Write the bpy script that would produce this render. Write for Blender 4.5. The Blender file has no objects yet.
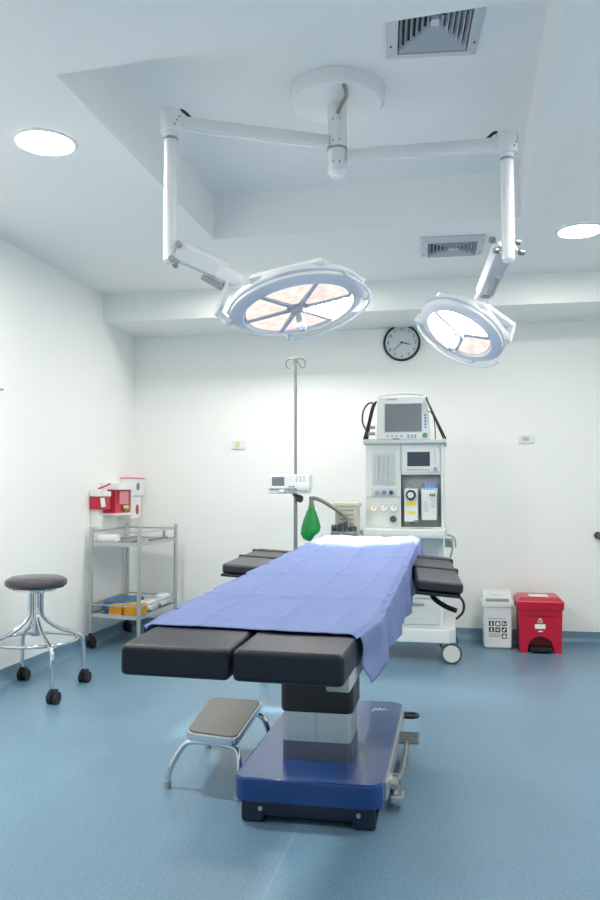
import bpy, bmesh, math, random
from mathutils import Matrix, Vector, noise
random.seed(4)
sc = bpy.context.scene
col = sc.collection
PI = math.pi
V = Vector

# ------------------------------------------------------------------ materials
def lin(r, g, b):
    f = lambda c: (c/255/12.92) if c/255 <= .04045 else ((c/255+.055)/1.055)**2.4
    return (f(r), f(g), f(b), 1)

def mat(name, rgb, rough=.5, metal=0., bump=0., bscale=60., var=0., vscale=8., coat=0., alpha=1., trans=0., emit=None, estr=0., spec=.5):
    m = bpy.data.materials.new(name); m.use_nodes = True
    nt = m.node_tree; n = nt.nodes; b = n['Principled BSDF']
    c = lin(*rgb)
    b.inputs['Base Color'].default_value = c
    b.inputs['Roughness'].default_value = rough
    b.inputs['Metallic'].default_value = metal
    b.inputs['Specular IOR Level'].default_value = spec
    b.inputs['Coat Weight'].default_value = coat
    b.inputs['Alpha'].default_value = alpha
    b.inputs['Transmission Weight'].default_value = trans
    if emit:
        b.inputs['Emission Color'].default_value = lin(*emit)
        b.inputs['Emission Strength'].default_value = estr
    tc = n.new('ShaderNodeTexCoord')
    if var:
        nz = n.new('ShaderNodeTexNoise'); nz.inputs['Scale'].default_value = vscale; nz.inputs['Detail'].default_value = 4
        nt.links.new(tc.outputs['Object'], nz.inputs['Vector'])
        mx = n.new('ShaderNodeMix'); mx.data_type = 'RGBA'
        mx.inputs[6].default_value = tuple(v*(1-var) for v in c[:3])+(1,)
        mx.inputs[7].default_value = tuple(min(1, v*(1+var)) for v in c[:3])+(1,)
        nt.links.new(nz.outputs['Fac'], mx.inputs[0]); nt.links.new(mx.outputs[2], b.inputs['Base Color'])
    if bump:
        nz = n.new('ShaderNodeTexNoise'); nz.inputs['Scale'].default_value = bscale; nz.inputs['Detail'].default_value = 3
        nt.links.new(tc.outputs['Object'], nz.inputs['Vector'])
        bp = n.new('ShaderNodeBump'); bp.inputs['Strength'].default_value = bump; bp.inputs['Distance'].default_value = .01
        nt.links.new(nz.outputs['Fac'], bp.inputs['Height']); nt.links.new(bp.outputs['Normal'], b.inputs['Normal'])
    return m

def emis(name, rgb, s):
    m = bpy.data.materials.new(name); m.use_nodes = True
    nt = m.node_tree; nt.nodes.clear()
    e = nt.nodes.new('ShaderNodeEmission'); o = nt.nodes.new('ShaderNodeOutputMaterial')
    e.inputs[0].default_value = lin(*rgb); e.inputs[1].default_value = s
    nt.links.new(e.outputs[0], o.inputs[0]); return m

M = {}
M['wall'] = mat('wall_paint', (240, 243, 241), .42, bump=.03, bscale=25, var=.012, vscale=1.5)
M['ceil'] = mat('ceiling_paint', (238, 240, 239), .6, bump=.02, bscale=30)
M['white_metal'] = mat('white_enamel', (230, 233, 236), .25, coat=.3, var=.02, vscale=6)
M['lamp_shell'] = mat('lamp_shell', (216, 221, 226), .28, coat=.4, var=.03, vscale=5)
M['lamp_edge'] = mat('lamp_edge', (172, 184, 202), .3)
M['spoke'] = mat('lamp_spoke', (176, 184, 198), .35)
M['white_plastic'] = mat('white_plastic', (232, 234, 234), .4, var=.015)
M['grey_plastic'] = mat('grey_plastic', (150, 158, 162), .45, var=.03)
M['dark_grey'] = mat('dark_grey_plastic', (70, 76, 82), .5, var=.05)
M['black'] = mat('black_plastic', (18, 20, 24), .45, var=.1)
M['rubber'] = mat('black_rubber', (24, 26, 34), .6, var=.1, vscale=30)
M['chrome'] = mat('chrome', (215, 218, 220), .12, 1., var=.03, vscale=10)
M['steel'] = mat('brushed_steel', (200, 202, 201), .36, 1., var=.05, vscale=18)
M['dull_steel'] = mat('dull_steel', (150, 152, 150), .42, 1., var=.06, vscale=15)
M['column_dark'] = mat('base_reflection_steel', (118, 122, 132), .4, 1., var=.05, vscale=18)  # column steel with the blue base's reflection put into its darker colour
M['plate_grey'] = mat('grey_enamel', (158, 164, 166), .4, var=.03)
M['tread'] = mat('step_tread_rubber', (112, 113, 112), .55, 0.2, bump=.15, bscale=220, var=.04, vscale=20)
M['vent'] = mat('vent_aluminium', (198, 204, 210), .5, .05, var=.03)
M['vinyl'] = mat('black_vinyl', (20, 28, 42), .46, bump=.06, bscale=180, var=.08, vscale=14, spec=.3)
M['arm_vinyl'] = mat('charcoal_vinyl', (50, 53, 62), .46, bump=.06, bscale=180, var=.06, vscale=14, spec=.35)
M['stool_vinyl'] = mat('stool_vinyl', (66, 62, 70), .26, bump=.03, bscale=60, var=.05)
M['blue'] = mat('blue_enamel', (4, 56, 122), .22, coat=.4, var=.04, vscale=5)
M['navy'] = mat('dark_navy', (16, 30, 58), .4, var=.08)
M['sheet'] = mat('periwinkle_cloth', (106, 122, 165), .85, bump=.5, bscale=24, var=.03, vscale=7, spec=.2)
M['machine'] = mat('machine_white', (214, 221, 220), .4, var=.012, vscale=4)
M['machine_grey'] = mat('machine_grey', (196, 204, 206), .45, var=.02, vscale=4)
M['niche'] = mat('niche_grey', (160, 167, 169), .5, var=.04)
M['screen'] = mat('screen_glass', (112, 120, 126), .3, var=.02)
M['screen_dark'] = mat('dark_screen_glass', (56, 68, 82), .15, var=.02)
M['green'] = mat('green_rubber', (20, 150, 72), .4, bump=.15, bscale=14, var=.12, vscale=12)
M['beige'] = mat('beige_plastic', (204, 202, 184), .5, var=.03)
M['hose'] = mat('olive_grey_tube', (140, 138, 124), .4, .3)
M['red'] = mat('red_plastic', (188, 0, 48), .3, var=.05, vscale=5)
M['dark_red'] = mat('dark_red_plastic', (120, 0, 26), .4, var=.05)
M['red_box'] = mat('red_box_plastic', (190, 34, 60), .35, var=.05)
M['pink'] = mat('translucent_pink', (206, 130, 140), .35, var=.05)
M['yellow'] = mat('yellow_label', (226, 214, 70), .5)
M['amber'] = mat('amber_box', (214, 152, 38), .5, var=.08, vscale=30)
M['folder_blue'] = mat('blue_wrap', (30, 108, 160), .35, bump=.3, bscale=30, var=.12, vscale=20)
M['clear'] = mat('clear_plastic_bag', (214, 220, 226), .2, bump=.7, bscale=45, var=.08, vscale=25)
M['glass'] = mat('shelf_glass', (235, 240, 238), .08, trans=.9)
M['ink'] = mat('black_ink', (34, 40, 46), .6)
M['ink_grey'] = mat('grey_ink', (120, 126, 130), .6)
M['label_blue'] = mat('blue_mark', (90, 140, 196), .5)
M['label_green'] = mat('green_mark', (70, 150, 110), .5)
M['label_orange'] = mat('orange_mark', (226, 176, 96), .5)
M['vapor_blue'] = mat('vaporizer_blue', (98, 140, 190), .45)
M['paper'] = mat('paper_white', (240, 240, 236), .6)
M['led'] = emis('led_white', (255, 250, 244), 26)
M['clock_face'] = mat('clock_paper', (206, 216, 220), .35)
M['wheel_hub'] = mat('wheel_hub', (200, 205, 200), .4)

def led_soft():       # LED panel: clear lenses over a warm white glow
    m = bpy.data.materials.new('led_lens_array'); m.use_nodes = True
    nt = m.node_tree; n = nt.nodes; n.clear()
    o = n.new('ShaderNodeOutputMaterial'); e = n.new('ShaderNodeEmission'); tc = n.new('ShaderNodeTexCoord')
    vo = n.new('ShaderNodeTexVoronoi'); vo.inputs['Scale'].default_value = 26
    cr = n.new('ShaderNodeValToRGB')
    cr.color_ramp.elements[0].position = .1; cr.color_ramp.elements[0].color = lin(255, 246, 238)
    cr.color_ramp.elements[1].position = .75; cr.color_ramp.elements[1].color = lin(230, 216, 210)
    nt.links.new(tc.outputs['Object'], vo.inputs['Vector']); nt.links.new(vo.outputs['Distance'], cr.inputs[0])
    nt.links.new(cr.outputs[0], e.inputs[0]); e.inputs[1].default_value = .6
    nt.links.new(e.outputs[0], o.inputs[0]); return m
M['led_soft'] = led_soft()

def floor_mat():
    m = mat('blue_vinyl_floor', (126, 176, 208), .33)
    nt = m.node_tree; n = nt.nodes; b = n['Principled BSDF']
    tc = n.new('ShaderNodeTexCoord')
    big = n.new('ShaderNodeTexNoise'); big.inputs['Scale'].default_value = 1.6; big.inputs['Detail'].default_value = 5
    sp = n.new('ShaderNodeTexNoise'); sp.inputs['Scale'].default_value = 95; sp.inputs['Detail'].default_value = 2
    r1 = n.new('ShaderNodeValToRGB'); r2 = n.new('ShaderNodeValToRGB')
    r1.color_ramp.elements[0].position = .3; r1.color_ramp.elements[0].color = lin(100, 134, 156)
    r1.color_ramp.elements[1].position = .7; r1.color_ramp.elements[1].color = lin(108, 142, 164)
    r2.color_ramp.elements[0].position = .36; r2.color_ramp.elements[0].color = (.68, .74, .82, 1)
    r2.color_ramp.elements[1].position = .5; r2.color_ramp.elements[1].color = (1, 1, 1, 1)
    mul = n.new('ShaderNodeMix'); mul.data_type = 'RGBA'; mul.blend_type = 'MULTIPLY'; mul.inputs[0].default_value = .8
    L = nt.links.new
    L(tc.outputs['Object'], big.inputs['Vector']); L(tc.outputs['Object'], sp.inputs['Vector'])
    L(big.outputs['Fac'], r1.inputs[0]); L(sp.outputs['Fac'], r2.inputs[0])
    L(r1.outputs[0], mul.inputs[6]); L(r2.outputs[0], mul.inputs[7])
    # welded seam running down the room
    sx = n.new('ShaderNodeSeparateXYZ'); L(tc.outputs['Object'], sx.inputs[0])
    ad = n.new('ShaderNodeMath'); ad.operation = 'ADD'; ad.inputs[1].default_value = .565; L(sx.outputs[0], ad.inputs[0])
    ab = n.new('ShaderNodeMath'); ab.operation = 'ABSOLUTE'; L(ad.outputs[0], ab.inputs[0])
    lt = n.new('ShaderNodeMath'); lt.operation = 'LESS_THAN'; lt.inputs[1].default_value = .0022; L(ab.outputs[0], lt.inputs[0])
    mx = n.new('ShaderNodeMix'); mx.data_type = 'RGBA'; L(lt.outputs[0], mx.inputs[0]); L(mul.outputs[2], mx.inputs[6])
    mx.inputs[7].default_value = lin(112, 148, 170)
    L(mx.outputs[2], b.inputs['Base Color'])
    rr = n.new('ShaderNodeMapRange'); rr.inputs[3].default_value = .26; rr.inputs[4].default_value = .42
    L(big.outputs['Fac'], rr.inputs[0]); L(rr.outputs[0], b.inputs['Roughness'])
    return m
M['floor'] = floor_mat()

# ------------------------------------------------------------------ mesh builder
class MB:
    def __init__(s, xf=None): s.v = []; s.f = []; s.xf = xf or Matrix()
    def add(s, vs, fs, m=None):
        k = len(s.v); T = s.xf @ m if m is not None else s.xf
        s.v += [T @ V(p) for p in vs]; s.f += [tuple(i+k for i in f) for f in fs]; return s
    def bm(s, b, m=None):
        b.verts.index_update()
        s.add([v.co.copy() for v in b.verts], [[v.index for v in f.verts] for f in b.faces], m); b.free(); return s
    def box(s, x0, x1, y0, y1, z0, z1, bev=0., seg=2, m=None):
        b = bmesh.new(); bmesh.ops.create_cube(b, size=1)
        for v in b.verts: v.co = V(((x0+x1)/2+v.co.x*(x1-x0), (y0+y1)/2+v.co.y*(y1-y0), (z0+z1)/2+v.co.z*(z1-z0)))
        if bev: bmesh.ops.bevel(b, geom=b.edges[:], offset=bev, segments=seg, profile=.5, affect='EDGES')
        return s.bm(b, m)
    def rbox(s, x0, x1, y0, y1, z0, z1, r, bev=0., m=None):   # box with rounded vertical corners
        pts = rrect(x0, x1, y0, y1, r)
        return s.prism(pts, z0, z1, bev, m)
    def prism(s, pts, z0, z1, bev=0., m=None, holes=False):
        n = len(pts); vs = []; fs = []
        def inset(d):
            c = []
            for i in range(n):
                a, p, q = V(pts[i-1]), V(pts[i]), V(pts[(i+1) % n])
                e1 = (p-a).normalized(); e2 = (q-p).normalized()
                nn = V((-(e1.y+e2.y), e1.x+e2.x)); l = nn.length
                nn = nn/l if l > 1e-6 else V((-e1.y, e1.x))
                c.append(p+nn*d/max(.4, nn.dot(V((-e1.y, e1.x)))))
            return c
        rings = [(z0, 0), (z1, 0)] if not bev else [(z0, bev), (z0+bev*.3, bev*.3), (z0+bev, 0), (z1-bev, 0), (z1-bev*.3, bev*.3), (z1, bev)]
        for z, d in rings: vs += [(p.x, p.y, z) for p in (inset(d) if d else [V(q) for q in pts])]
        for k in range(len(rings)-1):
            for i in range(n): j = (i+1) % n; fs.append((k*n+i, k*n+j, (k+1)*n+j, (k+1)*n+i))
        fs.append(tuple(range(n))[::-1]); fs.append(tuple(range((len(rings)-1)*n, len(rings)*n)))
        return s.add(vs, fs, m)
    def cyl(s, p, q, r, r2=None, seg=20, cap=True):
        p, q = V(p), V(q); r2 = r if r2 is None else r2
        d = (q-p).normalized(); a = d.orthogonal().normalized(); b = d.cross(a)
        vs = []
        for c, rr in ((p, r), (q, r2)): vs += [c+(a*math.cos(2*PI*i/seg)+b*math.sin(2*PI*i/seg))*rr for i in range(seg)]
        fs = [(i, (i+1) % seg, seg+(i+1) % seg, seg+i) for i in range(seg)]
        if cap: fs += [tuple(range(seg))[::-1], tuple(range(seg, 2*seg))]
        return s.add(vs, fs)
    def tube(s, pts, r, seg=10, smooth=0, closed=False):
        pts = [V(p) for p in pts]
        if smooth: pts = chaikin(pts, smooth, closed)
        n = len(pts); vs = []; fs = []; a = None
        for i, p in enumerate(pts):
            if closed: d = (pts[(i+1) % n]-pts[i-1]).normalized()
            else: d = (pts[min(i+1, n-1)]-pts[max(i-1, 0)]).normalized()
            if a is None: a = d.orthogonal().normalized()
            else:
                a = a-d*a.dot(d); a = a.normalized() if a.length > 1e-5 else d.orthogonal().normalized()
            b = d.cross(a); rr = r(i/(n-1)) if callable(r) else r
            vs += [p+(a*math.cos(2*PI*k/seg)+b*math.sin(2*PI*k/seg))*rr for k in range(seg)]
        for i in range(n if closed else n-1):
            j = (i+1) % n
            for k in range(seg): l = (k+1) % seg; fs.append((i*seg+k, i*seg+l, j*seg+l, j*seg+k))
        if not closed: fs += [tuple(range(seg))[::-1], tuple(range((n-1)*seg, n*seg))]
        return s.add(vs, fs)
    def lathe(s, prof, seg=32, m=None, ring=False):
        vs = []; fs = []; n = len(prof)
        for k in range(seg):
            t = 2*PI*k/seg; vs += [(r*math.cos(t), r*math.sin(t), z) for r, z in prof]
        for k in range(seg):
            j = (k+1) % seg
            for i in range(n if ring else n-1): fs.append((k*n+i, j*n+i, j*n+(i+1) % n, k*n+(i+1) % n))
        if ring: return s.add(vs, fs, m)
        if prof[0][0] > 1e-6: fs.append(tuple(k*n for k in range(seg))[::-1])
        if prof[-1][0] > 1e-6: fs.append(tuple(k*n+n-1 for k in range(seg)))
        return s.add(vs, fs, m)
    def sphere(s, c, r, seg=16, sc_=(1, 1, 1)):
        b = bmesh.new(); bmesh.ops.create_uvsphere(b, u_segments=seg, v_segments=seg//2+2, radius=1)
        return s.bm(b, Matrix.Translation(V(c)) @ Matrix.Diagonal((r*sc_[0], r*sc_[1], r*sc_[2], 1)))
    def bar(s, p, q, w, h, up=(0, 0, 1), bev=0.):            # rectangular bar from p to q
        p, q = V(p), V(q); d = q-p; L = d.length; d.normalize(); u = V(up); x = d.cross(u).normalized(); z = x.cross(d)
        m = Matrix((( x.x, d.x, z.x, p.x), (x.y, d.y, z.y, p.y), (x.z, d.z, z.z, p.z), (0, 0, 0, 1)))
        return s.box(-w/2, w/2, 0, L, -h/2, h/2, bev, 2, m)
    def build(s, name, material, parent=None, loc=None, smooth=True, ang=38, **props):
        me = bpy.data.meshes.new(name)
        o = V((0, 0, 0))
        p = parent
        while p is not None: o = o+p.location; p = p.parent
        if parent is None: o = V(loc) if loc is not None else V((0, 0, 0))
        elif parent is not None and loc is not None: pass
        me.from_pydata([tuple(v-o) for v in s.v], [], s.f)
        b = bmesh.new(); b.from_mesh(me)
        bmesh.ops.remove_doubles(b, verts=b.verts, dist=1e-6)
        bmesh.ops.recalc_face_normals(b, faces=b.faces); b.to_mesh(me); b.free()
        if smooth:
            for f in me.polygons: f.use_smooth = True
            me.set_sharp_from_angle(angle=math.radians(ang))
            wn = True
        else: wn = False
        me.materials.append(material)
        ob = bpy.data.objects.new(name, me); col.objects.link(ob)
        if wn and ang < 90:
            w_ = ob.modifiers.new('weighted', 'WEIGHTED_NORMAL'); w_.keep_sharp = True
        if parent is not None: ob.parent = parent
        elif loc is not None: ob.location = V(loc)
        for k, v in props.items(): ob[k] = v
        return ob

def rrect(x0, x1, y0, y1, r, n=6):
    pts = []
    for cx, cy, a in ((x1-r, y1-r, 0), (x0+r, y1-r, 90), (x0+r, y0+r, 180), (x1-r, y0+r, 270)):
        for i in range(n+1):
            t = math.radians(a+90*i/n); pts.append((cx+r*math.cos(t), cy+r*math.sin(t)))
    return pts
def chaikin(p, n, closed=False):
    for _ in range(n):
        q = [] if closed else [p[0]]
        for i in range(len(p) if closed else len(p)-1):
            a, b = p[i], p[(i+1) % len(p)]; q += [a*.75+b*.25, a*.25+b*.75]
        if not closed: q.append(p[-1])
        p = q
    return p
def thing(name, label, cat, loc, group=None):
    o = bpy.data.objects.new(name, None); col.objects.link(o); o.location = loc; o.empty_display_size = .1
    o['label'] = label; o['category'] = cat
    if group: o['group'] = group
    return o
def struct(o): o['kind'] = 'structure'; return o
def RX(a): return Matrix.Rotation(a, 4, 'X')
def RY(a): return Matrix.Rotation(a, 4, 'Y')
def RZ(a): return Matrix.Rotation(a, 4, 'Z')
def T(x, y, z): return Matrix.Translation((x, y, z))
def frame(c, n, xdir):     # local -Z along n, local X near xdir
    z = -V(n).normalized(); x = V(xdir); x = (x-z*x.dot(z)).normalized(); y = z.cross(x)
    return Matrix(((x.x, y.x, z.x, c[0]), (x.y, y.y, z.y, c[1]), (x.z, y.z, z.z, c[2]), (0, 0, 0, 1)))

def text_mesh(txt, size, depth=.001):
    cu = bpy.data.curves.new('t', 'FONT'); cu.body = txt; cu.size = size; cu.align_x = 'CENTER'; cu.align_y = 'CENTER'; cu.extrude = depth
    o = bpy.data.objects.new('t', cu); col.objects.link(o)
    dg = bpy.context.evaluated_depsgraph_get(); me = bpy.data.meshes.new_from_object(o.evaluated_get(dg))
    vs = [v.co.copy() for v in me.vertices]; fs = [tuple(p.vertices) for p in me.polygons]
    bpy.data.objects.remove(o); bpy.data.curves.remove(cu); bpy.data.meshes.remove(me)
    return vs, fs
FRONT = RX(PI/2)           # text/plate in XY -> standing in XZ, facing -Y

# ------------------------------------------------------------------ room shell
XL, XR, YF, YB, HC, HR = -2.77, 2.3, -1.2, 6.65, 2.77, 3.05
b = MB(); b.box(XL-.1, XR+.1, YF-.1, YB+.1, -.1, 0); struct(b.build('floor', M['floor']))
b = MB(); b.box(XL-.1, XL, YF-.1, YB+.1, 0, 3.2); struct(b.build('wall_left', M['wall']))
b = MB(); b.box(XR, XR+.1, YF-.1, YB+.1, 0, 3.2); struct(b.build('wall_right', M['wall']))
b = MB(); b.box(XL, XR, YB, YB+.1, 0, 3.2); struct(b.build('wall_back', M['wall']))
b = MB(); b.box(XL, XR, YF-.1, YF, 0, 3.2); struct(b.build('wall_front', M['wall']))
# ceiling with a raised tray over the table
tray = [(-1.47, 2.735), (.362, 2.58), (.38, 4.70), (-1.475, 4.775)]
b = MB(); outer = [(XL, YF), (XR, YF), (XR, YB), (XL, YB)]
vs = [(x, y, HC) for x, y in outer]+[(x, y, HC) for x, y in tray]+[(x, y, HR) for x, y in tray]
fs = [(0, 1, 5, 4), (1, 2, 6, 5), (2, 3, 7, 6), (3, 0, 4, 7), (4, 5, 9, 8), (5, 6, 10, 9), (6, 7, 11, 10), (7, 4, 8, 11), (8, 9, 10, 11)]
vs += [(x, y, 3.2) for x, y in outer]; fs += [(12, 13, 14, 15), (0, 1, 13, 12), (1, 2, 14, 13), (2, 3, 15, 14), (3, 0, 12, 15)]
b.add(vs, fs); struct(b.build('ceiling', M['ceil'], smooth=False))
# boxed beam along the top of the back wall
b = MB(); b.box(XL, XR, 5.98, YB, 2.548, HC); struct(b.build('trim_1', M['wall'], smooth=False))
# coved vinyl skirting
def cove(pts_dir, name):
    prof = [(0, .092), (.004, .092), (.006, .05), (.014, .022), (.03, .007), (.055, .001), (.055, 0), (0, 0)]
    b = MB()
    if pts_dir == 'back': vs = [(x, YB-d, z) for x in (XL, XR) for d, z in prof]
    elif pts_dir == 'right': vs = [(XR-d, y, z) for y in (YF, YB) for d, z in prof]
    else: vs = [(XL+d, y, z) for y in (YF, YB) for d, z in prof]
    n = len(prof)
    fs = [(i, (i+1) % n, n+(i+1) % n, n+i) for i in range(n)]+[tuple(range(n)), tuple(range(n, 2*n))]
    b.add(vs, fs); struct(b.build(name, M['floor'], ang=60))
cove('back', 'baseboard_back'); cove('left', 'baseboard_left'); cove('right', 'baseboard_right')

# ------------------------------------------------------------------ ceiling downlights
def downlight(x, y, power, label):
    t = thing('ceiling_downlight', label, 'ceiling light', (x, y, HC), 'round ceiling downlights')
    b = MB(T(x, y, HC)); b.lathe([(.124, -.001), (.140, -.001), (.142, -.006), (.134, -.012), (.126, -.011), (.124, -.004)], 48, ring=True); b.build('trim_ring', M['white_metal'], t)
    b = MB(T(x, y, HC)); b.lathe([(0, -.008), (.08, -.008), (.1245, -.006), (.1245, -.001)], 48); b.build('diffuser', emis('downlight_glow', (255, 247, 238), power), t)
downlight(-1.80, 3.26, 150, 'round lit downlight in the low ceiling beside the left wall')
downlight(.757, 5.01, 62, 'round lit downlight in the low ceiling near the back wall beam')
downlight(-1.28, 5.68, 78, 'round lit downlight in the low ceiling hidden behind the large lamp head')
downlight(.95, 3.26, 75, 'added round fill light, unseen, outside the view above the right of the table')  # added fill light, no fixture known here; brightens floor and walls
downlight(-1.8, 1.4, 110, 'added round fill light, unseen, behind the viewpoint near the left wall')  # unseen lamp added to lift the left wall
downlight(.95, 1.4, 120, 'added round fill light, unseen, behind the viewpoint in the right half of the room')  # unseen lamp added as fill for the right side

# ------------------------------------------------------------------ ceiling vents
def vent(x, y, z, s, rot, label, ys=1):
    t = thing('ceiling_vent', label, 'vent', (x, y, z), 'ceiling air diffusers')
    F = T(x, y, z) @ RZ(rot) @ Matrix.Diagonal((1, ys, 1, 1)); h = s/2; i = h*.76
    def ring(b, a, c, z0, z1):      # square ring: outer half width a at z0, inner c at z1
        vs = []
        for w, zz in ((a, z0), (c, z1)): vs += [(-w, -w, zz), (w, -w, zz), (w, w, zz), (-w, w, zz)]
        b.add(vs, [(k, (k+1) % 4, 4+(k+1) % 4, 4+k) for k in range(4)])
    b = MB(F); vs = []
    for w, zz in ((h, -.001), (h, -.010), (h*.97, -.014), (i, -.030), (i, -.002)): vs += [(-w, -w, zz), (w, -w, zz), (w, w, zz), (-w, w, zz)]
    fs = [(r*4+k, r*4+(k+1) % 4, r*4+4+(k+1) % 4, r*4+4+k) for r in range(4) for k in range(4)]
    b.add(vs, fs); b.build('frame', M['vent'], t, smooth=False)
    b = MB(F); b.box(-i, i, -i, i, -.0025, -.0012); b.build('duct_backing', M['ink'], t, smooth=False)
    n = 6
    for k in range(n):
        o = i*(1-k/(n+.8)); b = MB(F); w = i/(n+.8)
        vs = []
        for ww, zz in ((o-.006, -.030), (o-w*.85, -.006), (o-w*.85, -.004), (o-.006, -.028)): vs += [(-ww, -ww, zz), (ww, -ww, zz), (ww, ww, zz), (-ww, ww, zz)]
        b.add(vs, [(r*4+q, r*4+(q+1) % 4, ((r+1) % 4)*4+(q+1) % 4, ((r+1) % 4)*4+q) for r in range(4) for q in range(4)])
        b.build('louver', M['vent'], t, smooth=False)
    b = MB(F); w = i*.11; b.box(-w, w, -w, w, -.028, -.004); b.build('centre_plate', M['vent'], t, smooth=False)
    for sx in (-1, 1):
        for sy in (-1, 1):
            b = MB(F); b.cyl((sx*h*.9, sy*h*.6, -.0165), (sx*h*.9, sy*h*.6, -.0205), .006, seg=10); b.build('screw', M['dark_grey'], t)
vent(-.06, 3.09, HR, .375, math.radians(5), 'grey air diffuser in the raised ceiling tray, half hidden by its front edge', 1.5)
vent(-.005, 5.17, HC, .40, math.radians(2), 'grey square air diffuser in the low ceiling between tray and back beam')

# ------------------------------------------------------------------ surgical light
HX, HY = -.52, 3.6
sl = thing('surgical_light', 'white ceiling mounted surgical light with two jointed arms and two lamp heads', 'surgical light', (HX, HY, HR))
b = MB(T(HX, HY, HR)); b.lathe([(0, -.075), (.205, -.07), (.217, -.055), (.22, -.001), (0, -.001)], 64); b.build('ceiling_canopy', M['white_metal'], sl)
b = MB(); b.tube([(HX+.055, HY-.185, 2.985), (HX+.06, HY-.19, 2.968), (HX+.062, HY-.15, 2.966), (HX+.058, HY-.10, 2.968), (HX+.03, HY-.065, 2.955), (HX+.008, HY-.046, 2.92)], .009, smooth=2); b.build('power_cable', M['hose'], sl)
b = MB(); b.cyl((HX, HY, 2.98), (HX, HY, 2.775), .045, seg=28); b.cyl((HX, HY, 2.768), (HX, HY, 2.66), .043, seg=28); b.cyl((HX, HY, 2.66), (HX, HY, 2.64), .043, .028, seg=28)
hub = b.build('hub', M['white_metal'], sl)
b = MB(); b.cyl((HX, HY, 2.776), (HX, HY, 2.766), .046, seg=28); b.build('joint_ring', M['grey_plastic'], hub)
for a in (-1.9, -1.2):
    for z in (2.90, 2.80, 2.70):
        b = MB(); b.sphere((HX+.044*math.cos(a), HY+.044*math.sin(a), z), .005, 8); b.build('screw', M['grey_plastic'], hub)
def arm_set(e, zj, ztop, zbot, flip):
    ex, ey = e
    b = MB(); d = (V((ex, ey, 0))-V((HX, HY, 0))).normalized()
    b.bar(V((HX, HY, zj))+d*.04, V((ex, ey, zj)), .05, .062, bev=.018)
    b.cyl((ex, ey, zj+.045), (ex, ey, zj-.045), .047, seg=24)
    a = b.build('arm', M['white_metal'], sl)
    b = MB(); b.tube([V((ex, ey, zj+.047))+V((-d.y, d.x, 0))*.01-d*.03, V((ex, ey, zj+.062))-d*.05, V((ex, ey, zj+.03))-d*.085], .007, 8, 2); b.build('cable_loop', M['ink'], a)
    for k in range(3):
        b = MB(); b.sphere(V((ex, ey, zj-.025+.02*k))+V((math.cos(-.9+.25*k), math.sin(-.9+.25*k), 0))*.047, .005, 8); b.build('screw', M['grey_plastic'], a)
    b = MB(); b.cyl((ex, ey, ztop), (ex, ey, zbot), .029, seg=24); b.cyl((ex, ey, zbot), (ex, ey, zbot-.01), .029, .02, seg=24)
    t = b.build('drop_tube', M['white_metal'], sl)
    b = MB(); b.cyl((ex, ey, ztop-.03), (ex, ey, ztop-.042), .031, seg=24); b.build('joint_ring', M['grey_plastic'], t)
    return a
LE = (-1.20, 3.25); RE = (.24, 3.6)
arm_set(LE, 2.80, 2.76, 2.19, 1); arm_set(RE, 2.735, 2.70, 2.215, 1)

def spring_arm(p, q, w):
    """sprung arm from the tube p to the lamp joint q: two side plates, a round spring tube and clamps"""
    p, q = V(p), V(q); d = (q-p).normalized(); s = d.cross(V((0, 0, 1))).normalized(); u = s.cross(d)
    b = MB()
    for k in (-1, 1): b.bar(p+s*k*w, q-d*.05+s*k*w*.6, .012, .062, u, .004)
    b.bar(p+d*.03-u*.012, q-d*.06-u*.012, w*1.5, .012, u, .003)
    a = b.build('spring_arm', M['lamp_shell'], sl)
    b = MB(); b.cyl(p+u*.034+d*.02, q+u*.03-d*.02, .024, .020, seg=18); b.build('spring_tube', M['white_metal'], a)
    b = MB(); b.cyl(q-d*.05, q+d*.03, .034, seg=20); b.sphere(q+d*.03, .034, 16); b.build('swivel_joint', M['white_metal'], a)
    for uu in (.03, -.04):
        for k in (-1, 1):
            b = MB(); b.cyl(p+u*uu+s*k*(w+.004), p+u*uu+s*k*(w+.026), .014, seg=14); b.build('clamp_bolt', M['dull_steel'], a)
    b = MB(); b.cyl(p+d*.14-u*.05, p+d*.24-u*.055, .012, .017, seg=14); b.build('lock_lever', M['grey_plastic'], a)

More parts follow.
